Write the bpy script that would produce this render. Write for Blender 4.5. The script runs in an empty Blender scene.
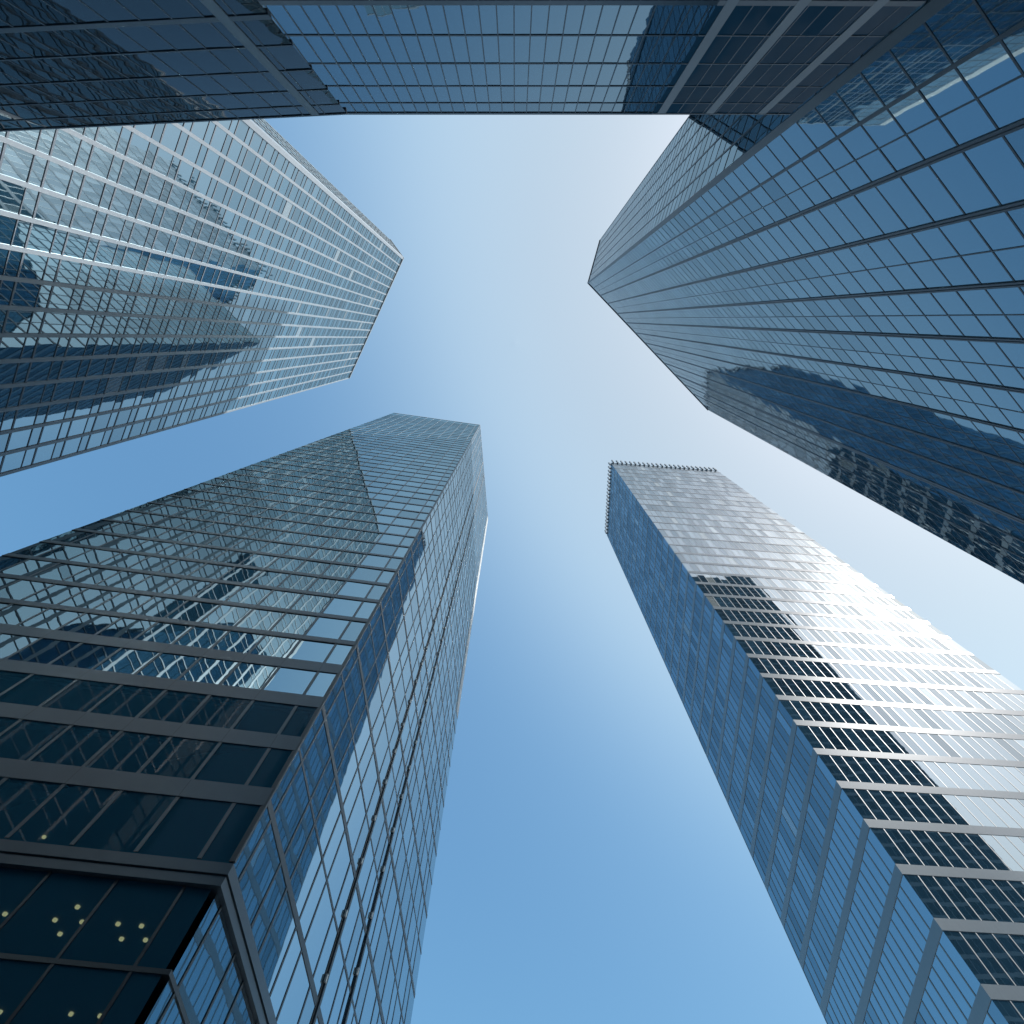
import bpy, math, random
import numpy as np
from mathutils import Vector, Matrix
from mathutils.bvhtree import BVHTree

random.seed(7)
rng = np.random.default_rng(11)
C = bpy.context.scene.collection
SC = bpy.context.scene
EYE = 1.6                                   # camera height above the plaza

# ------------------------------------------------------------------ camera
F = 560.0                                   # focal length in pixels of a 1024 frame
TILT = math.atan((512 - 343) / F)           # optical axis this far from straight up
AX = np.array([0, math.sin(TILT), math.cos(TILT)])
UPV = np.array([0, -math.cos(TILT), math.sin(TILT)])
RT = np.array([1.0, 0, 0])
cam_data = bpy.data.cameras.new('camera')
cam = bpy.data.objects.new('camera', cam_data)
C.objects.link(cam)
cam_data.sensor_width = 36.0
cam_data.lens = 36.0 * F / 1024
cam_data.shift_x = -3 / 1024
cam_data.clip_start = 0.1
cam_data.clip_end = 5000
m = Matrix(((RT[0], UPV[0], -AX[0], 0), (RT[1], UPV[1], -AX[1], 0),
            (RT[2], UPV[2], -AX[2], EYE), (0, 0, 0, 1)))
cam.matrix_world = m
SC.camera = cam

# ------------------------------------------------------------------ sky, sun, exposure
SUN = Vector((0.86, -0.30, 1.0)).normalized()
SUN_EL = math.asin(SUN.z)
SUN_AZ = math.atan2(SUN.x, SUN.y)           # clockwise from +Y
w = bpy.data.worlds.new('World')
SC.world = w
w.use_nodes = True
nt = w.node_tree
bg = nt.nodes['Background']
sky = nt.nodes.new('ShaderNodeTexSky')
sky.sky_type = 'NISHITA'
sky.sun_disc = False
sky.sun_elevation = SUN_EL
sky.sun_rotation = SUN_AZ
sky.altitude = 0
sky.air_density = 1.0
sky.dust_density = 1.0
sky.ozone_density = 1.0
# hazy summer air: colour balance of the sky by angle from the sun (world directions)
geo = nt.nodes.new('ShaderNodeTexCoord')
dot = nt.nodes.new('ShaderNodeVectorMath')
dot.operation = 'DOT_PRODUCT'
dot.inputs[1].default_value = SUN
acs = nt.nodes.new('ShaderNodeMath')
acs.operation = 'ARCCOSINE'
mr = nt.nodes.new('ShaderNodeMapRange')
mr.inputs['From Max'].default_value = math.radians(120)
rp = nt.nodes.new('ShaderNodeValToRGB')
SKYBAL = [(12, (1.10, 1.12, 1.08)), (20, (1.25, 1.22, 1.06)), (28, (1.40, 1.33, 1.03)), (38, (1.74, 1.63, 1.21)), (47, (2.10, 2.0, 1.48)),
          (56, (1.40, 1.62, 1.40)), (64, (1.06, 1.42, 1.36)), (75, (0.96, 1.40, 1.41)), (88, (1.02, 1.52, 1.51)), (115, (1.02, 1.52, 1.51))]
rp.color_ramp.interpolation = 'B_SPLINE'
el = rp.color_ramp.elements
while len(el) < len(SKYBAL): el.new(0.5)
for e, (a_, c_) in zip(el, SKYBAL):
    e.position = a_ / 120
    e.color = (c_[0] / 2.2, c_[1] / 2.2, c_[2] / 2.2, 1)
wb = nt.nodes.new('ShaderNodeMix')
wb.data_type = 'RGBA'
wb.blend_type = 'MULTIPLY'
wb.inputs['Factor'].default_value = 1
nt.links.new(geo.outputs['Generated'], dot.inputs[0])
nt.links.new(dot.outputs['Value'], acs.inputs[0])
nt.links.new(acs.outputs[0], mr.inputs['Value'])
nt.links.new(mr.outputs[0], rp.inputs[0])
nt.links.new(sky.outputs[0], wb.inputs['A'])
nt.links.new(rp.outputs[0], wb.inputs['B'])
sep = nt.nodes.new('ShaderNodeSeparateXYZ')       # clear dry air low down: less whitening towards the horizon
lo = nt.nodes.new('ShaderNodeMapRange')
lo.inputs['From Min'].default_value = 0.45
lo.inputs['From Max'].default_value = 1.0
lo.inputs['To Min'].default_value = 0.74
lo.inputs['To Max'].default_value = 1.04
w2 = nt.nodes.new('ShaderNodeMix')
w2.data_type = 'RGBA'
w2.blend_type = 'MULTIPLY'
w2.inputs['Factor'].default_value = 1
nt.links.new(geo.outputs['Generated'], sep.inputs[0])
nt.links.new(sep.outputs['Z'], lo.inputs['Value'])
nt.links.new(wb.outputs['Result'], w2.inputs['A'])
nt.links.new(lo.outputs[0], w2.inputs['B'])
nt.links.new(w2.outputs['Result'], bg.inputs[0])
bg.inputs[1].default_value = 0.145
sd = bpy.data.lights.new('sun', 'SUN')
sd.energy = 4.0
sd.angle = math.radians(0.5)
sd.color = (1.0, 0.98, 0.95)
so = bpy.data.objects.new('sun', sd)
C.objects.link(so)
so.rotation_euler = SUN.to_track_quat('Z', 'Y').to_euler()
so.location = (120, -60, 260)
SC.view_settings.view_transform = 'Standard'
SC.view_settings.look = 'None'
SC.view_settings.gamma = 1
SC.view_settings.exposure = 1.6
SC.cycles.max_bounces = 10
SC.cycles.glossy_bounces = 6
SC.cycles.transparent_max_bounces = 12

# ------------------------------------------------------------------ materials
def mat(name):
    mt = bpy.data.materials.new(name)
    mt.use_nodes = True
    return mt, mt.node_tree, mt.node_tree.nodes['Principled BSDF']

def metal(name, col, rough=0.45, metallic=0.0, var=0.12, spec=0.5):
    """painted or anodised cladding with faint streaks of weathering"""
    mt, t, b = mat(name)
    tc = t.nodes.new('ShaderNodeTexCoord')
    mp = t.nodes.new('ShaderNodeMapping')
    mp.inputs['Scale'].default_value = (1.1, 1.1, 0.25)
    n = t.nodes.new('ShaderNodeTexNoise')
    n.inputs['Scale'].default_value = 1.3
    n.inputs['Detail'].default_value = 5
    r = t.nodes.new('ShaderNodeMapRange')
    r.inputs['To Min'].default_value = 1 - var
    r.inputs['To Max'].default_value = 1 + var
    mx = t.nodes.new('ShaderNodeMix')
    mx.data_type = 'RGBA'
    mx.blend_type = 'MULTIPLY'
    mx.inputs['Factor'].default_value = 1
    mx.inputs['A'].default_value = (*col, 1)
    t.links.new(tc.outputs['Object'], mp.inputs[0])
    t.links.new(mp.outputs[0], n.inputs['Vector'])
    t.links.new(n.outputs['Fac'], r.inputs['Value'])
    t.links.new(r.outputs[0], mx.inputs['B'])
    t.links.new(mx.outputs['Result'], b.inputs['Base Color'])
    b.inputs['Roughness'].default_value = rough
    b.inputs['Metallic'].default_value = metallic
    b.inputs['Specular IOR Level'].default_value = spec
    return mt

def glass(name, base, ior, tint, rough=0.015, var=0.5, bump=0.02, bscale=0.35, blind=0.0, tvar=0.22):
    """coated curtain-wall glass: strong tinted mirror over a dark interior, a little wavy,
    every pane slightly different"""
    mt, t, b = mat(name)
    g = t.nodes.new('ShaderNodeNewGeometry')
    rr = t.nodes.new('ShaderNodeMapRange')
    rr.inputs['To Min'].default_value = 1 - var
    rr.inputs['To Max'].default_value = 1 + var
    t.links.new(g.outputs['Random Per Island'], rr.inputs['Value'])
    mx = t.nodes.new('ShaderNodeMix')
    mx.data_type = 'RGBA'
    mx.blend_type = 'MULTIPLY'
    mx.inputs['Factor'].default_value = 1
    mx.inputs['A'].default_value = (*base, 1)
    t.links.new(rr.outputs[0], mx.inputs['B'])
    col = mx.outputs['Result']
    if blind:
        # some panes have pale blinds drawn behind the glass
        gt = t.nodes.new('ShaderNodeMath')
        gt.operation = 'GREATER_THAN'
        gt.inputs[1].default_value = 1 - blind
        t.links.new(g.outputs['Random Per Island'], gt.inputs[0])
        m2 = t.nodes.new('ShaderNodeMix')
        m2.data_type = 'RGBA'
        m2.inputs['B'].default_value = (0.16, 0.17, 0.17, 1)
        t.links.new(gt.outputs[0], m2.inputs['Factor'])
        t.links.new(col, m2.inputs['A'])
        col = m2.outputs['Result']
    t.links.new(col, b.inputs['Base Color'])
    b.inputs['Roughness'].default_value = rough
    b.inputs['IOR'].default_value = ior
    r2 = t.nodes.new('ShaderNodeMapRange')
    r2.inputs['To Min'].default_value = 1 - tvar
    r2.inputs['To Max'].default_value = 1.0
    mt2 = t.nodes.new('ShaderNodeMath')         # a second random number per pane
    mt2.operation = 'FRACT'
    mt3 = t.nodes.new('ShaderNodeMath')
    mt3.operation = 'MULTIPLY'
    mt3.inputs[1].default_value = 37.7
    t.links.new(g.outputs['Random Per Island'], mt3.inputs[0])
    t.links.new(mt3.outputs[0], mt2.inputs[0])
    t.links.new(mt2.outputs[0], r2.inputs['Value'])
    mx2 = t.nodes.new('ShaderNodeMix')
    mx2.data_type = 'RGBA'
    mx2.blend_type = 'MULTIPLY'
    mx2.inputs['Factor'].default_value = 1
    mx2.inputs['A'].default_value = (*tint, 1)
    t.links.new(r2.outputs[0], mx2.inputs['B'])
    t.links.new(mx2.outputs['Result'], b.inputs['Specular Tint'])
    tc = t.nodes.new('ShaderNodeTexCoord')
    n = t.nodes.new('ShaderNodeTexNoise')
    n.inputs['Scale'].default_value = bscale
    n.inputs['Detail'].default_value = 2
    bp = t.nodes.new('ShaderNodeBump')
    bp.inputs['Strength'].default_value = 1.0
    bp.inputs['Distance'].default_value = bump
    t.links.new(tc.outputs['Object'], n.inputs['Vector'])
    t.links.new(n.outputs['Fac'], bp.inputs['Height'])
    t.links.new(bp.outputs[0], b.inputs['Normal'])
    return mt

def clear_glass(name, ior, tint):
    """glass one can look through into the lit rooms behind"""
    mt, t, b = mat(name)
    b.inputs['Base Color'].default_value = (0.0, 0.0, 0.0, 1)
    t.nodes.remove(b)
    out = t.nodes['Material Output']
    tr = t.nodes.new('ShaderNodeBsdfTransparent')
    tr.inputs[0].default_value = (*tint, 1)
    gl = t.nodes.new('ShaderNodeBsdfGlossy')
    gl.inputs['Roughness'].default_value = 0.015
    fr = t.nodes.new('ShaderNodeFresnel')
    fr.inputs[0].default_value = ior
    mx = t.nodes.new('ShaderNodeMixShader')
    t.links.new(fr.outputs[0], mx.inputs[0])
    df = t.nodes.new('ShaderNodeBsdfDiffuse')
    df.inputs[0].default_value = (0.045, 0.20, 0.31, 1)
    m0 = t.nodes.new('ShaderNodeMixShader')
    m0.inputs[0].default_value = 0.55
    t.links.new(tr.outputs[0], m0.inputs[1])
    t.links.new(df.outputs[0], m0.inputs[2])
    t.links.new(m0.outputs[0], mx.inputs[1])
    t.links.new(gl.outputs[0], mx.inputs[2])
    t.links.new(mx.outputs[0], out.inputs[0])
    return mt

M = {}
M['glass_link'] = glass('blue_glass', (0.008, 0.026, 0.046), 3.7, (0.70, 0.90, 1.0), bump=0.006, tvar=0.18)
M['glass_fin'] = glass('pale_glass', (0.010, 0.034, 0.055), 6.4, (0.72, 0.92, 1.0), bump=0.0035, blind=0.03, tvar=0.25)
M['glass_dark'] = glass('smoky_glass', (0.008, 0.024, 0.036), 6.2, (0.68, 0.91, 1.0), bump=0.004, bscale=0.45)
M['glass_strip'] = glass('silver_glass', (0.008, 0.024, 0.040), 6.5, (0.84, 0.95, 1.0), bump=0.012, bscale=0.12, blind=0.04, tvar=0.38)
M['glass_shade'] = glass('shaded_blue_glass', (0.008, 0.028, 0.055), 6.0, (0.70, 0.89, 1.0), bump=0.012, bscale=0.12, blind=0.02, tvar=0.4)
M['glass_corner'] = glass('deep_blue_glass', (0.006, 0.026, 0.050), 4.4, (0.66, 0.89, 1.0), bump=0.003, tvar=0.2)
M['glass_clear'] = clear_glass('clear_glass', 1.16, (0.50, 0.68, 0.78))
M['glass_side'] = glass('pale_side_glass', (0.008, 0.028, 0.05), 9.0, (0.80, 0.94, 1.0), bump=0.003, tvar=0.16)
M['glass_annex'] = glass('dark_annex_glass', (0.006, 0.018, 0.030), 1.32, (0.7, 0.9, 1.0), bump=0.01)
M['glass_matt'] = glass('matt_navy_glass', (0.012, 0.045, 0.08), 1.07, (0.6, 0.85, 1.0), rough=0.05, bump=0.01)
M['frame_link'] = metal('slate_metal', (0.055, 0.078, 0.105))
M['pilaster'] = metal('grey_cladding', (0.10, 0.135, 0.17))
M['frame_fin'] = metal('light_aluminium', (0.17, 0.20, 0.23), 0.35)
M['transom_fin'] = metal('grey_aluminium', (0.09, 0.11, 0.135), 0.4)
M['frame_dark'] = metal('charcoal_metal', (0.045, 0.058, 0.072), 0.4)
M['band_dark'] = metal('graphite_panel', (0.088, 0.118, 0.15), 0.3)
M['frame_strip'] = metal('dull_aluminium', (0.10, 0.115, 0.13), 0.4)
M['frame_mid'] = metal('mid_aluminium', (0.10, 0.125, 0.15), 0.35)
M['sun_strip'] = metal('painted_sun_strip', (0.30, 0.31, 0.31), 0.35)  # pale colour standing in for a sunlit streak
M['band_strip'] = metal('pale_enamel_panel', (0.085, 0.105, 0.125), 0.2, spec=1.0)
M['frame_corner'] = metal('black_blue_metal', (0.028, 0.038, 0.05), 0.4)
M['core'] = metal('dark_backing', (0.02, 0.032, 0.045), 0.6)
M['roof'] = metal('roof_gravel', (0.3, 0.3, 0.29), 0.9)
M['ceiling'] = metal('office_ceiling', (0.16, 0.22, 0.27), 0.8)
M['white'] = metal('white_bracket', (0.75, 0.76, 0.76), 0.4)
mt, t, b = mat('plaza_paving')
br = t.nodes.new('ShaderNodeTexBrick')
br.inputs['Color1'].default_value = (0.20, 0.20, 0.205, 1)
br.inputs['Color2'].default_value = (0.16, 0.162, 0.165, 1)
br.inputs['Mortar'].default_value = (0.12, 0.12, 0.12, 1)
br.inputs['Scale'].default_value = 1.0
br.inputs['Mortar Size'].default_value = 0.01
tc = t.nodes.new('ShaderNodeTexCoord')
t.links.new(tc.outputs['Object'], br.inputs['Vector'])
t.links.new(br.outputs['Color'], b.inputs['Base Color'])
b.inputs['Roughness'].default_value = 0.8
M['plaza'] = mt
mt, t, b = mat('warm_lamp')
b.inputs['Base Color'].default_value = (0.9, 0.85, 0.7, 1)
b.inputs['Emission Color'].default_value = (1.0, 0.80, 0.36, 1)
b.inputs['Emission Strength'].default_value = 0.32
M['lamp'] = mt

# ------------------------------------------------------------------ mesh helpers
class MB:
    def __init__(s):
        s.v, s.f = [], []
    def quad(s, a, b, c, d):
        n = len(s.v)
        s.v += [a, b, c, d]
        s.f.append((n, n + 1, n + 2, n + 3))
    def hexa(s, p):
        """p: eight corners, bottom four (ccw) then top four"""
        n = len(s.v)
        s.v += list(p)
        s.f += [tuple(n + k for k in q) for q in
                ((3, 2, 1, 0), (4, 5, 6, 7), (0, 1, 5, 4), (1, 2, 6, 5), (2, 3, 7, 6), (3, 0, 4, 7))]
    def prism(s, lo, hi):
        n = len(s.v); k = len(lo)
        s.v += list(lo) + list(hi)
        s.f.append(tuple(n + i for i in reversed(range(k))))
        s.f.append(tuple(n + k + i for i in range(k)))
        for i in range(k):
            j = (i + 1) % k
            s.f.append((n + i, n + j, n + k + j, n + k + i))
    def build(s, name, material, parent=None, kind=None, origin=(0, 0, 0)):
        me = bpy.data.meshes.new(name)
        o0 = np.array(origin, float)
        me.from_pydata([tuple(np.asarray(p) - o0) for p in s.v], [], s.f)
        me.materials.append(material)
        me.update()
        import bmesh
        bm = bmesh.new(); bm.from_mesh(me)
        if len(s.f) > 1 and kind != 'panes':
            bmesh.ops.recalc_face_normals(bm, faces=bm.faces)
        bm.to_mesh(me); bm.free()
        o = bpy.data.objects.new(name, me)
        C.objects.link(o)
        if parent is not None:
            o.parent = parent
        if kind in ('stuff', 'structure'):
            o['kind'] = kind
        return o

def ray(px, py):
    d = AX + RT * (px - 515) / F + UPV * (512 - py) / F
    return d / d[2]

def unit(v):
    return v / np.linalg.norm(v)

UZ = np.array([0, 0, 1.0])

class Tower:
    """a straight tower: roof corners in order, one axis; faces are numbered by their first corner.
    Heights inside are measured from the camera's eye; world z = height + EYE."""
    def __init__(s, H, roof, axis, name, label, cat='tower'):
        s.H, s.a = H, axis
        s.R = [np.array(r, float) for r in roof]
        n = len(s.R)
        cen = sum(s.R) / n
        s.dir, s.nrm, s.len = [], [], []
        for i in range(n):
            d = s.R[(i + 1) % n] - s.R[i]
            s.len.append(np.linalg.norm(d))
            d = unit(d); s.dir.append(d)
            nn = np.cross(d, s.a); nn = unit(nn * np.array([1, 1, 0]))
            if nn @ (s.R[i] - cen) < 0: nn = -nn
            s.nrm.append(nn)
        base = cen - s.a * (H + EYE)
        s.root = bpy.data.objects.new(name, None)
        s.root.location = (base[0], base[1], 0)
        C.objects.link(s.root)
        s.root['label'] = label; s.root['category'] = cat
        s.org = np.array([base[0], base[1], 0])
        s.panes = []            # (corner list, material)
    def P(s, i, u, z, o=0.0):
        return s.R[i] + s.dir[i] * u + s.a * (z - s.H) + s.nrm[i] * o + UZ * EYE
    def corner(s, i, z, o):
        n = len(s.R); h = (i - 1) % n
        mm = (s.nrm[h] + s.nrm[i]) / (1 + s.nrm[h] @ s.nrm[i])
        return s.R[i] + s.a * (z - s.H) + mm * o + UZ * EYE
    def part(s, mb, name, material, kind=None, parent=None):
        return mb.build(name, material, parent or s.root, kind, s.org)
    def box(s, mb, i, u0, u1, z0, z1, o0, o1):
        mb.hexa([s.P(i, u0, z0, o0), s.P(i, u1, z0, o0), s.P(i, u1, z0, o1), s.P(i, u0, z0, o1),
                 s.P(i, u0, z1, o0), s.P(i, u1, z1, o0), s.P(i, u1, z1, o1), s.P(i, u0, z1, o1)])
    def ring(s, mb, i0, i1, z0, z1, o0, o1, closed=False):
        """a mitred belt along corners i0..i1"""
        idx = list(range(i0, i1 + 1)); n = len(s.R)
        pts = []
        for k in idx:
            kk = k % n
            if not closed and k == i0: f = lambda z, o: s.P(kk, 0, z, o)
            elif not closed and k == i1: f = lambda z, o: s.P((k - 1) % n, s.len[(k - 1) % n], z, o)
            else: f = lambda z, o: s.corner(kk, z, o)
            pts.append([f(z0, o0), f(z0, o1), f(z1, o1), f(z1, o0)])
        b = len(mb.v)
        for p in pts: mb.v += p
        for k in range(len(pts) - 1):
            for e in range(4):
                e2 = (e + 1) % 4
                mb.f.append((b + 4 * k + e, b + 4 * k + e2, b + 4 * k + 4 + e2, b + 4 * k + 4 + e))
        if not closed:
            mb.f.append((b, b + 1, b + 2, b + 3))
            e = b + 4 * (len(pts) - 1)
            mb.f.append((e + 3, e + 2, e + 1, e))
    def panels(s, name, i, u0, u1, z0, z1, o0, o1, joints, material, dark):
        """one band, its cladding panels separated by narrow dark joints"""
        us = [u0]; flag = []
        for j in joints:
            if u0 + 0.3 < j < u1 - 0.3:
                us += [j - 0.012, j + 0.012]; flag += [0, 1]
        us.append(u1); flag.append(0)
        mb = MB(); fl = []
        for u in us:
            mb.v += [s.P(i, u, z0, o0), s.P(i, u, z0, o1), s.P(i, u, z1, o1), s.P(i, u, z1, o0)]
        for k, f in enumerate(flag):
            for e in range(4):
                e2 = (e + 1) % 4
                mb.f.append((4 * k + e, 4 * k + e2, 4 * k + 4 + e2, 4 * k + 4 + e)); fl.append(f)
        n = 4 * (len(us) - 1)
        mb.f += [(3, 2, 1, 0), (n, n + 1, n + 2, n + 3)]; fl += [0, 0]
        o = s.part(mb, name, material)
        o.data.materials.append(dark)
        for p, f in zip(o.data.polygons, fl): p.material_index = f
        return o
    def core(s, inset, z0=None, material=None):
        mb = MB(); n = len(s.R); z0 = -EYE if z0 is None else z0
        mb.prism([s.corner(i, z0, -inset) for i in range(n)], [s.corner(i, s.H - 0.3, -inset) for i in range(n)])
        s.part(mb, 'wall', material or M['core'])
        mb = MB()
        mb.prism([s.corner(i, s.H - 0.28, -inset) for i in range(n)], [s.corner(i, s.H - 0.1, -inset) for i in range(n)])
        s.part(mb, 'roof', M['roof'])
    def pane(s, i, u0, u1, z0, z1, material, jit=0.002, o=0.0):
        tu, tz = rng.normal(0, jit), rng.normal(0, jit)
        du, dz = (u1 - u0) / 2, (z1 - z0) / 2
        q = [s.P(i, u0, z0, o - tu * du - tz * dz), s.P(i, u1, z0, o + tu * du - tz * dz),
             s.P(i, u1, z1, o + tu * du + tz * dz), s.P(i, u0, z1, o - tu * du + tz * dz)]
        if np.dot(np.cross(q[1] - q[0], q[2] - q[0]), s.nrm[i]) < 0: q = q[::-1]
        s.panes.append((q, material))
    def grid(s, i, us, zs, material, jit=0.002, o=0.0):
        for a, b in zip(us[:-1], us[1:]):
            for c, d in zip(zs[:-1], zs[1:]):
                s.pane(i, a, b, c, d, material, jit, o)

TOWERS = []
def edges(L, step, start=0.0):
    n = max(1, round((L - start) / step))
    return [start + (L - start) * k / n for k in range(n + 1)]

# ------------------------------------------------------------------ the plaza
g = MB()
g.quad(np.array([-1500, -1500, 0.]), np.array([1500, -1500, 0.]), np.array([1500, 1500, 0.]), np.array([-1500, 1500, 0.]))
g.build('ground', M['plaza'], None, 'structure')

# ------------------------------------------------------------------ low glass block across the top of the picture
HA = 88.0
KA = HA / 105.0
ra = [ray(333, 113.5) * HA, ray(1010, 113.5) * HA]
A = Tower(HA, [ra[0], ra[1], ra[1] + np.array([0, -24, 0]), ra[0] + np.array([-2, -24, 0])], UZ,
          'office_block', 'low wide blue glass block with flat roofline, spanning the gap between two taller towers', 'office block')
TOWERS.append(A)
A.core(0.35)
zA = [105.0, 100.8, 94.9, 88.1, 81.0, 74.2]
while zA[-1] > 6: zA.append(zA[-1] - 6.8)
zA = [z * KA for z in zA[::-1]]
for f in (0,):
    us = edges(A.len[f], 1.95 * KA)
    A.grid(f, us, zA, M['glass_link'], 0.0022)
    for u in us[1:-1]:
        mb = MB(); A.box(mb, f, u - 0.06, u + 0.06, zA[0], HA - 0.1, -0.2, 0.05); A.part(mb, 'mullion', M['frame_link'])
for k, z in enumerate(zA[:-1]):
    h = 0.38 if abs(z - 74.2 * KA) < 0.1 else 0.11
    mb = MB(); A.ring(mb, 0, 1, z - h, z + h, -0.2, 0.06); A.part(mb, 'transom', M['frame_link'])
mb = MB(); A.ring(mb, 0, 1, HA - 0.4, HA + 0.15, -0.3, 0.1); A.part(mb, 'parapet', M['frame_link'])
# ------------------------------------------------------------------ lower dark annex in the top left corner
HN = 40.0
n1, n0 = ray(347, 113.5) * HN, ray(33, 129) * HN
n0 = n1 + (n0 - n1) * 1.5
N = Tower(HN, [n0, n1, n1 + np.array([-11.5, -12, 0]), n0 + np.array([-11.5, -12, 0])], ray(509, 318) ,
          'glass_annex', 'low dark glass annex in the top left corner, in front of the silvery tower', 'annex')
TOWERS.append(N)
N.core(0.3)
zN = [105.0, 100.8, 94.9, 88.1, 81.0, 74.2]
while zN[-1] > 20: zN.append(zN[-1] - 6.8)
zN = [z * HN / 105.0 for z in zN][::-1]
us = edges(N.len[0], 1.35)
N.grid(0, us, zN, M['glass_annex'], 0.004)
for u in us[1:-1]:
    mb = MB(); N.box(mb, 0, u - 0.03, u + 0.03, zN[0], HN, -0.2, 0.02); N.part(mb, 'mullion', M['frame_link'])
for k, z in enumerate(zN[:-1]):
    h = 0.2 if abs(z - 74.2 * HN / 105) < 0.1 else 0.06
    mb = MB(); N.box(mb, 0, 0, N.len[0], z - h, z + h, -0.2, 0.035); N.part(mb, 'transom', M['frame_link'])
mb = MB(); N.box(mb, 0, 0, N.len[0], HN - 0.15, HN + 0.05, -0.3, 0.05); N.part(mb, 'parapet', M['frame_link'])
un = abs((ray(316, 114) * HN - n0) @ N.dir[0])
mb = MB(); N.box(mb, 0, un - 0.25, un + 0.25, zN[0], HN - 0.16, -0.2, 0.045); N.part(mb, 'pilaster', M['pilaster'])

# ------------------------------------------------------------------ its mate at the right, beside the deep blue tower
HR = 36.0
r0, r1 = ray(652, 113.5) * HR, ray(790, 114) * HR
Rr = Tower(HR, [r0, r1, r1 + np.array([0.5, -1.2, 0]), r0 + np.array([0.75, -1.2, 0])], UZ,
           'glass_annex', 'low dark glass annex at top right with three grey bars, against the deep blue tower', 'annex')
TOWERS.append(Rr)
Rr.core(0.1)
zR = [z * HR / 105.0 for z in (20, 26.6, 33.4, 40.2, 47, 53.8, 60.6, 67.4, 74.2, 81, 88.1, 94.9, 100.8, 105)]
us = edges(Rr.len[0], 0.68)
Rr.grid(0, us, zR, M['glass_matt'], 0.006)
for u in us[1:-1]:
    mb = MB(); Rr.box(mb, 0, u - 0.02, u + 0.02, zR[0], HR, -0.08, 0.015); Rr.part(mb, 'mullion', M['frame_link'])
for k, z in enumerate(zR[:-1]):
    h = 0.17 if k == 8 else 0.035
    mb = MB(); Rr.box(mb, 0, 0, Rr.len[0], z - h, z + h, -0.08, 0.025); Rr.part(mb, 'transom', M['frame_link'])
mb = MB(); Rr.box(mb, 0, 0, Rr.len[0], HR - 0.1, HR + 0.03, -0.09, 0.035); Rr.part(mb, 'parapet', M['frame_link'])
for px in (661, 709, 761):
    u = (ray(px, 113.5) * HR - r0) @ Rr.dir[0]
    mb = MB(); Rr.box(mb, 0, u - 0.22, u + 0.22, zR[0], HR - 0.12, -0.08, 0.03); Rr.part(mb, 'pilaster', M['pilaster'])

# ------------------------------------------------------------------ left tower with pale vertical fins
HB = 200.0
aB = ray(493, 338)
rb = [ray(349, 378) * HB, ray(403, 258) * HB, ray(390, 240) * HB]
B = Tower(HB, [rb[0], rb[1], rb[2], rb[2] + np.array([-40, -3, 0]), rb[0] + np.array([-45, -8, 0])], aB,
          'skyscraper', 'silvery tower at left with pale vertical fins, half in sun and half in shadow')
TOWERS.append(B)
B.core(0.35)
L = B.len[0]
us = edges(L, 2.575)
zB = [5.0]
while zB[-1] < HB - 4: zB += [zB[-1] + 2.75, zB[-1] + 4.2]
zB.append(HB)
B.grid(0, us, zB, M['glass_fin'], 0.003)
us1 = edges(B.len[1], 1.1)
B.grid(1, us1, zB, M['glass_fin'], 0.003)
for u in us[:-1]:
    mb = MB(); B.box(mb, 0, u - 0.19, u + 0.19, zB[0], HB + 0.4, -0.2, 0.09); B.part(mb, 'fin', M['frame_fin'])
for u in us1[1:]:
    mb = MB(); B.box(mb, 1, u - 0.06, u + 0.06, zB[0], HB + 0.4, -0.2, 0.1); B.part(mb, 'fin', M['frame_fin'])
mb = MB(); n = len(mb.v)
mb.prism([B.P(0, L - 0.5, zB[0], -.1), B.P(0, L - 0.5, zB[0], .2), B.corner(1, zB[0], .2), B.P(1, 0.5, zB[0], .2), B.P(1, 0.5, zB[0], -.1)],
         [B.P(0, L - 0.5, HB, -.1), B.P(0, L - 0.5, HB, .2), B.corner(1, HB, .2), B.P(1, 0.5, HB, .2), B.P(1, 0.5, HB, -.1)])
B.part(mb, 'corner_column', M['frame_fin'])
for k, z in enumerate(zB[:-1]):
    h = 0.1 if k % 2 == 0 else 0.05
    mb = MB(); B.ring(mb, 0, 2, z - h, z + h, -0.2, 0.05); B.part(mb, 'transom', M['transom_fin'])
mb = MB(); B.ring(mb, 0, 2, HB - 0.5, HB + 0.3, -0.3, 0.3); B.part(mb, 'parapet', M['frame_fin'])

# ------------------------------------------------------------------ lower left tower with dark bands
HC = 172.0
KC = 1.106
aC = ray(511, 370)
c0, c1 = ray(400, 416) * HC, ray(480, 425) * HC
dfr = unit(np.array([1, 0.14, 0]))
WC = 24.0 * KC
c0 = c1 - dfr * WC
dsd = unit(np.array([0.065, 0.9955, 0]))
v2 = ray(491, 500)                       # right silhouette
sol = np.linalg.solve(np.array([[v2[0], -dsd[0]], [v2[1], -dsd[1]]]), c1[:2])
c2 = c1 + dsd * min(max(sol[1], 18), 36)
print('C side length', sol)
Ct = Tower(HC, [c0, c1, c2, c2 + np.array([-24, -1, 0])], aC,
           'skyscraper', 'dark banded tower at lower left with lamps glowing behind its lowest windows')
TOWERS.append(Ct)
FZ = 2.92 * KC
zc0 = 13.1 * KC                           # height of the cornice
floors = [zc0 + FZ * k for k in range(int((HC - zc0) / FZ) + 1)]
floors[-1] = HC
SP = 1.93 * KC
usC = [WC - 1.05 * KC - SP * k for k in range(13)][::-1]
usC = [0.0] + [u for u in usC if u > 0.4] + [WC]
Ls = Ct.len[1]
usS, u, k = [0.0], 0.0, 0
while u < Ls - 1.4:
    u += KC * (0.75 if k == 0 else (1.95 if k % 2 else 1.2)); k += 1
    usS.append(min(u, Ls))
usS[-1] = Ls
CLEAR = 3                                 # lowest storeys one can look into
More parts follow.
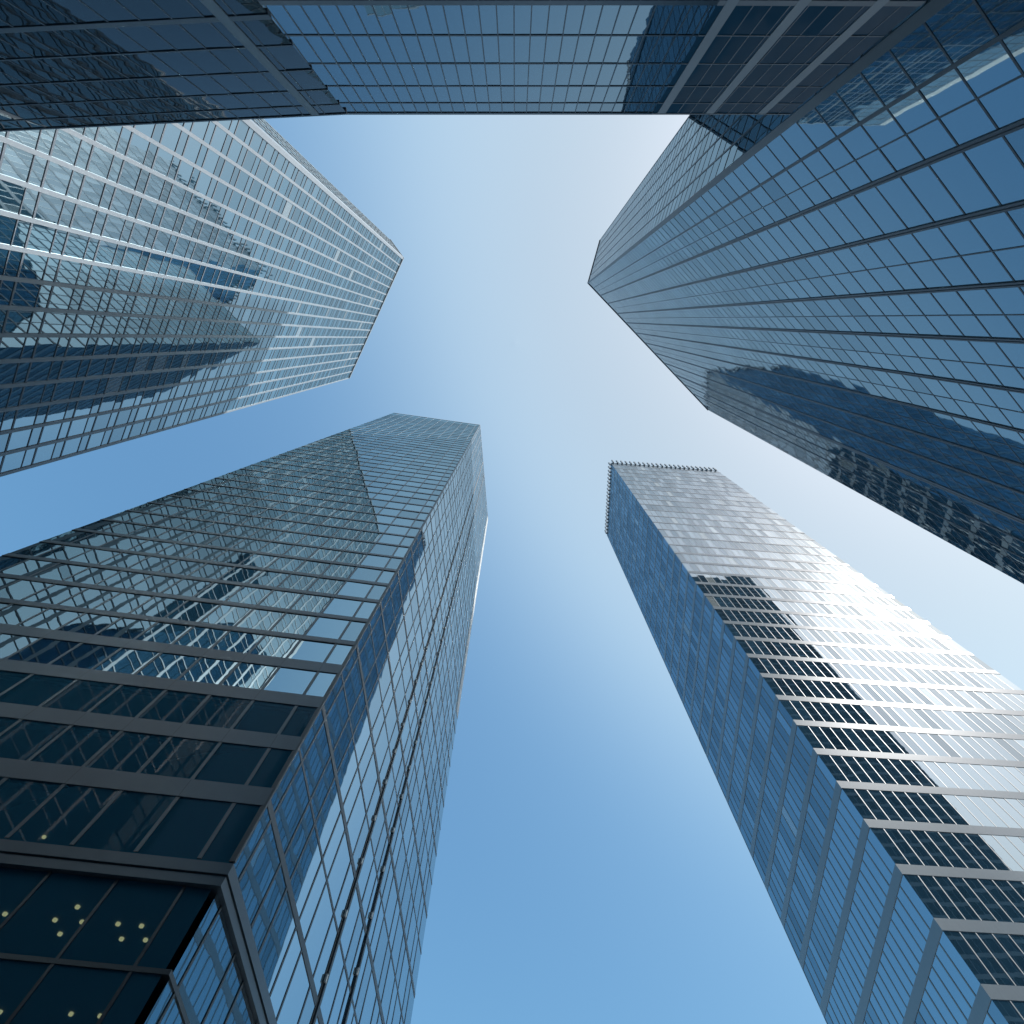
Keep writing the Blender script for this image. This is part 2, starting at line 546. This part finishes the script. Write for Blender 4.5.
for lo, hi in zip(floors[:-1], floors[1:]):
    Ct.grid(0, usC, [lo, hi], M['glass_clear'] if lo < zc0 + FZ * CLEAR - 0.1 else M['glass_dark'], 0.003)
Ct.grid(1, usS, floors, M['glass_side'], 0.002)
# the far side, seen only in the mirror of the silvery tower: louvred bands over teal glass
Ct.grid(3, edges(Ct.len[3], 2.6), floors, M['glass_matt'], 0.003)
for z in floors[1:-1]:
    mb = MB(); Ct.box(mb, 3, 0.2, Ct.len[3] - 0.2, z - 0.5, z + 0.5, -0.2, 0.05); Ct.part(mb, 'louvre', M['frame_dark'])
# recessed storeys under the cornice
usL = [WC - 1.0 * KC - SP * k for k in range(13)][::-1]
usL = [0.0] + [u for u in usL if u > 0.4] + [WC - 0.25]
zl = [4.0 * KC, 7.3 * KC, 10.25 * KC, 12.6 * KC]
Ct.grid(0, usL, zl, M['glass_clear'], 0.002, -0.12)
usLS = [0.25] + [u for u in usS if u > 0.5]
Ct.grid(1, usLS, zl, M['glass_side'], 0.002, -0.12)
for f, uu in ((0, usL[:-1]), (1, usLS[1:-1])):
    for u in uu:
        mb = MB(); Ct.box(mb, f, u - 0.05, u + 0.05, zl[0], zl[3], -0.4, -0.09); Ct.part(mb, 'mullion', M['frame_dark'])
for z in zl[:-1]:
    mb = MB(); Ct.ring(mb, 0, 2, z - 0.07, z + 0.07, -0.42, -0.08); Ct.part(mb, 'transom', M['frame_dark'])
for z0, z1, o in ((12.62, 12.93, 0.04), (12.97, 13.35, 0.09)):
    mb = MB(); Ct.ring(mb, 0, 2, z0 * KC, z1 * KC, -0.45, o); Ct.part(mb, 'cornice', M['band_dark'])
for k, z in enumerate(floors[1:-1]):
    big = k < 4
    h0, h1 = (0.30, 0.62) if big else ((0.16, 0.26) if k < 9 else (0.14, 0.16))
    Ct.panels('floor_band', 0, 0, WC, z - h0, z + h1, -0.2, 0.045 if big else 0.03, usC[1:-1:1 if k % 2 else 2], M['band_dark'] if k < 12 else M['frame_mid'], M['frame_dark'])
    if not big:
        mb = MB(); Ct.box(mb, 0, 0, WC, z - h0 - 0.14, z - h0 - 0.04, -0.2, 0.05); Ct.part(mb, 'sunshade', M['frame_dark'])
    hs = 0.17 if k % 2 == 0 else 0.08
    mb = MB(); Ct.box(mb, 1, 0.0, Ls, z - hs, z + hs, -0.2, 0.018 if k % 2 else 0.026); Ct.part(mb, 'side_transom', M['frame_dark'])
for u in usC[1:-1]:
    mb = MB(); Ct.box(mb, 0, u - 0.075, u + 0.075, zc0 + 0.4, HC + 0.5, -0.2, 0.022); Ct.part(mb, 'mullion', M['frame_mid'])
for u in usS[1:-1]:
    mb = MB(); Ct.box(mb, 1, u - 0.065, u + 0.065, zc0 + 0.4, HC + 0.5, -0.2, 0.022); Ct.part(mb, 'mullion', M['frame_dark'])
mb = MB(); Ct.box(mb, 1, -0.055, 0.055, zc0 + 0.4, HC, -0.15, 0.06); Ct.part(mb, 'corner_post', M['frame_dark'])
for u in (10.4 * KC, 14.2 * KC):
    mb = MB(); Ct.box(mb, 1, u - 0.11, u + 0.11, zc0 + 0.4, HC, -0.1, 0.1)
    o = Ct.part(mb, 'maintenance_rail', M['frame_dark'])
    for z in floors[:26]:
        mb = MB(); Ct.box(mb, 1, u - 0.24, u - 0.12, z + 0.9, z + 1.25, 0.03, 0.13)
        Ct.part(mb, 'bracket', M['white'], None, o)
mb = MB(); Ct.box(mb, 1, Ls - 1.5, Ls - 0.02, 66, HC - 0.4, -0.15, 0.03); Ct.part(mb, 'sun_strip', M['sun_strip'])  # sunlight on the far edge, put in as a pale strip
mb = MB(); Ct.ring(mb, 0, 2, HC - 0.35, HC + 0.1, -0.3, 0.06); Ct.part(mb, 'parapet', M['frame_fin'])
# rooms behind the lowest front windows, core above
zt = zc0 + FZ * CLEAR
mb = MB()
mb.prism([Ct.corner(i, zt, -0.35) for i in range(4)], [Ct.corner(i, HC - 0.3, -0.35) for i in range(4)])
Ct.part(mb, 'wall', M['core'])
mb = MB()
mb.prism([Ct.corner(i, HC - 0.28, -0.35) for i in range(4)], [Ct.corner(i, HC - 0.1, -0.35) for i in range(4)])
Ct.part(mb, 'roof', M['roof'])
mb = MB(); Ct.box(mb, 0, 1, WC - 0.9, -EYE, zt - 0.1, -9, -24); Ct.part(mb, 'inner_wall', M['core'])
lvl = [zl[1], zl[2], zl[3] + 0.1] + floors[1:CLEAR + 1]
for z in lvl:
    mb = MB(); Ct.box(mb, 0, 0.5, WC - 0.6, z - 0.25, z + 0.12, -0.5, -8.9); Ct.part(mb, 'ceiling', M['ceiling'])
mb = MB(); Ct.box(mb, 1, 0.4, Ls - .5, -EYE, zt - 0.1, -0.9, -0.65); Ct.part(mb, 'side_wall', M['core'])
mb = MB(); Ct.box(mb, 0, 0.3, WC - 0.8, -EYE, zl[0] - 0.1, -0.8, -0.5); Ct.part(mb, 'plinth', M['band_dark'])
def lamp(px, py, z):
    d = ray(px, py) * (z - 0.28)
    p = d + UZ * EYE
    mb = MB(); r = 0.075 if z > zl[3] - 1 else 0.06
    ring0 = [p + np.array([r * math.cos(k * math.pi / 5), r * math.sin(k * math.pi / 5), -0.03]) for k in range(10)]
    mb.prism(ring0, [q + UZ * 0.055 for q in ring0])
    Ct.part(mb, 'ceiling_lamp', M['lamp'])
for px, py in ((5, 914), (55, 920), (60, 934), (77.5, 907), (82, 922), (118, 924), (121.5, 939), (141.5, 926), (145.5, 940)):
    lamp(px, py, zl[3] + 0.1)
for px, py in ((71, 1014), (100, 1016), (0, 1012)):
    lamp(px, py, zl[2])
lamp(44, 837, zc0 + FZ)

# ------------------------------------------------------------------ lower right tower with pale bands and crown
HD = 900.0
KD = HD / 300.0
aD = ray(511, 322)
d0, d1, d2 = ray(607, 535) * HD, ray(611, 463) * HD, ray(718, 471) * HD
D = Tower(HD, [d0, d1, d2, d2 + np.array([3, 42, 0])], aD,
          'skyscraper', 'tower at lower right with pale horizontal bands and a toothed crown along its roof')
TOWERS.append(D)
D.core(0.4)
FD = 7.6 * KD
zD = [HD - 2.5 - FD * k for k in range(39)][::-1]
off = (60.6 * KD - zD[0]) % FD
zD = [z + off - FD for z in zD]
zD = [z for z in zD if 4 < z < HD - 3] + [HD]
us1 = edges(D.len[1], 2.1 * KD)
us0 = edges(D.len[0], 2.1 * KD)
D.grid(1, us1, zD, M['glass_strip'], 0.0032)
D.grid(0, us0, zD, M['glass_shade'], 0.003)
for k, z in enumerate(zD[:-1]):
    big = z < 175 * KD
    mb = MB(); D.ring(mb, 0, 2, z - 0.55 * KD, z + (1.0 if big else 0.3) * KD, -0.2, 0.2); D.part(mb, 'floor_band', M['band_strip'])
for f, us in ((0, us0[:-1]), (1, us1[1:-1])):
    for u in us:
        mb = MB(); D.box(mb, f, u - (0.07 if f else 0.10) * KD, u + (0.07 if f else 0.10) * KD, zD[0], HD, -0.2, 0.11 if f else 0.16); D.part(mb, 'mullion', M['frame_strip'])
for f in (0, 1):
    n = 24 if f else 20
    for k in range(n):
        u = (k + 0.5) * D.len[f] / n
        mb = MB(); D.box(mb, f, u - 0.3 * KD, u + 0.3 * KD, HD - 1.0, HD + 4.6 * KD, 0.2, 0.75 * KD); D.part(mb, 'crown_fin', M['frame_strip'])
mb = MB(); D.ring(mb, 0, 2, HD - 0.5, HD + 1.2, -0.3, 0.19); D.part(mb, 'parapet', M['band_strip'])

# ------------------------------------------------------------------ right tower, deep blue with dark double fins
HE = 200.0
aE = ray(543, 319)
e0, e1, e2 = ray(600, 240) * HE, ray(588, 283) * HE, ray(708, 410) * HE
Et = Tower(HE, [e0, e1, e2, e2 + np.array([22, -4, 0]), np.array([90, e0[1] - 1, HE])], aE,
           'skyscraper', 'huge deep blue glass tower at right with dark vertical fins, wholly in shade')
TOWERS.append(Et)
Et.core(0.35)
FE = 2.37
zE = [26.9 + FE * k for k in range(-10, 73)]
zE[-1] = HE
thick = [2.35, 5.75, 9.3, 13.9, 18.2, 22.9, 27.6, 32.4, 37.2, 42.9, 47.6, 52.2, 56.8]
thin = [4.0, 11.6, 16.1, 20.6, 25.3, 30.0, 34.8, 40.1, 45.2, 49.9, 54.5, 59.0]
us = sorted([0.0] + [u for u in thick + thin if u < Et.len[1] - 1] + [Et.len[1]])
Et.grid(1, us, zE, M['glass_corner'], 0.0018)
usL0 = edges(Et.len[0], 2.2)
Et.grid(0, usL0, zE, M['glass_corner'], 0.003)
Et.grid(2, edges(Et.len[2], 4.6), zE[::2], M['glass_corner'], 0.002)
Et.grid(3, edges(Et.len[3], 4.6), zE[::2], M['glass_corner'], 0.002)
Et.grid(4, edges(Et.len[4], 2.3), zE[::2], M['glass_annex'], 0.002)
for u in thick[:-1]:
    wdt = 0.17 if u != 42.9 else 0.45
    if u < 3: wdt = 0.09
    mb = MB()
    if wdt > 0.1:
        Et.box(mb, 1, u - wdt, u - wdt * 0.25, zE[0], HE + 0.3, -0.2, 0.08)
        Et.box(mb, 1, u + wdt * 0.25, u + wdt, zE[0], HE + 0.3, -0.2, 0.07)
        Et.box(mb, 1, u - wdt * 0.24, u + wdt * 0.24, zE[0], HE + 0.3, -0.2, 0.03)
    else:
        Et.box(mb, 1, u - wdt, u + wdt, zE[0], HE + 0.3, -0.2, 0.05)
    Et.part(mb, 'fin', M['frame_corner'])
for u in thin:
    if u < Et.len[1] - 1:
        mb = MB(); Et.box(mb, 1, u - 0.04, u + 0.04, zE[0], HE + 0.1, -0.2, 0.025); Et.part(mb, 'mullion', M['frame_corner'])
for u in usL0[:-1]:
    mb = MB(); Et.box(mb, 0, u - 0.09, u + 0.09, zE[0], HE + 0.1, -0.2, 0.04); Et.part(mb, 'mullion', M['frame_corner'])
mb = MB(); Et.box(mb, 1, -0.25, 0.25, zE[0], HE, -0.15, 0.12); Et.part(mb, 'corner_post', M['frame_dark'])
for z in zE[:-1]:
    mb = MB(); Et.ring(mb, 0, 2, z - 0.055, z + 0.055, -0.2, 0.02); Et.part(mb, 'transom', M['frame_corner'])
mb = MB(); Et.ring(mb, 0, 2, HE - 0.3, HE + 0.25, -0.3, 0.2); Et.part(mb, 'parapet', M['frame_corner'])

# ------------------------------------------------------------------ unseen dark slab, added behind the right tower to darken the banded one's reflection
HT = 826.0
T = Tower(HT, [np.array([292., 38, HT]), np.array([402., 54, HT]), np.array([406., 26, HT]), np.array([296., 10, HT])], np.array([-0.03, 0, 1.0]),
          'reflection_slab', 'unseen dark slab added behind the deep blue tower to make a dark reflection', 'tower')
TOWERS.append(T)
T.core(0.3)
zT = [3 + 12.0 * k for k in range(69)] + [HT]
usT = edges(T.len[0], 6.0)
T.grid(0, usT, zT, M['glass_annex'], 0.003)
for z in zT[:-1]:
    mb = MB(); T.ring(mb, 0, 1, z - 1.4, z + 1.4, -0.2, 0.1); T.part(mb, 'floor_band', M['frame_link'])
for u in usT[:-1]:
    mb = MB(); T.box(mb, 0, u - 0.2, u + 0.2, zT[0], HT, -0.2, 0.05); T.part(mb, 'mullion', M['frame_link'])

# ------------------------------------------------------------------ windows: the hundred largest in view singly, the rest as one part
polys, verts = [], []
for tw in TOWERS:
    n = len(tw.R)
    for i in range(n):
        j = (i + 1) % n
        b = len(verts)
        verts += [Vector(tw.corner(i, -EYE, -0.2)), Vector(tw.corner(j, -EYE, -0.2)),
                  Vector(tw.corner(j, tw.H, -0.2)), Vector(tw.corner(i, tw.H, -0.2))]
        polys.append((b, b + 1, b + 2, b + 3))
bvh = BVHTree.FromPolygons(verts, polys)
eye = Vector((0, 0, EYE))
Q = np.stack([RT, UPV, AX])
def seen_area(q):
    s = np.array([Q @ (p - np.array(eye)) for p in q])
    if (s[:, 2] < 0.3).any(): return 0.0
    x, y = 515 + F * s[:, 0] / s[:, 2], 512 - F * s[:, 1] / s[:, 2]
    if not (-8 < x.mean() < 1032 and -8 < y.mean() < 1032): return 0.0
    c = Vector(np.mean(q, 0)); d = c - eye
    hit = bvh.ray_cast(eye, d.normalized(), d.length - 0.6)
    if hit[0] is not None: return 0.0
    return 0.5 * abs(sum(x[k] * y[(k + 1) % 4] - x[(k + 1) % 4] * y[k] for k in range(4)))
for tw in TOWERS:
    order = sorted(((seen_area(q), k) for k, (q, mm) in enumerate(tw.panes)), reverse=True)
    big = {k for a, k in order[:100] if a > 2}
    rest = {}
    for k, (q, mm) in enumerate(tw.panes):
        if k in big:
            mb = MB(); mb.quad(*q); tw.part(mb, 'window', mm)
        else:
            rest.setdefault(mm.name, (MB(), mm))[0].quad(*q)
    for nm, (mb, mm) in rest.items():
        o = mb.build('window', mm, tw.root, 'panes', tw.org)
        o['kind'] = 'stuff'
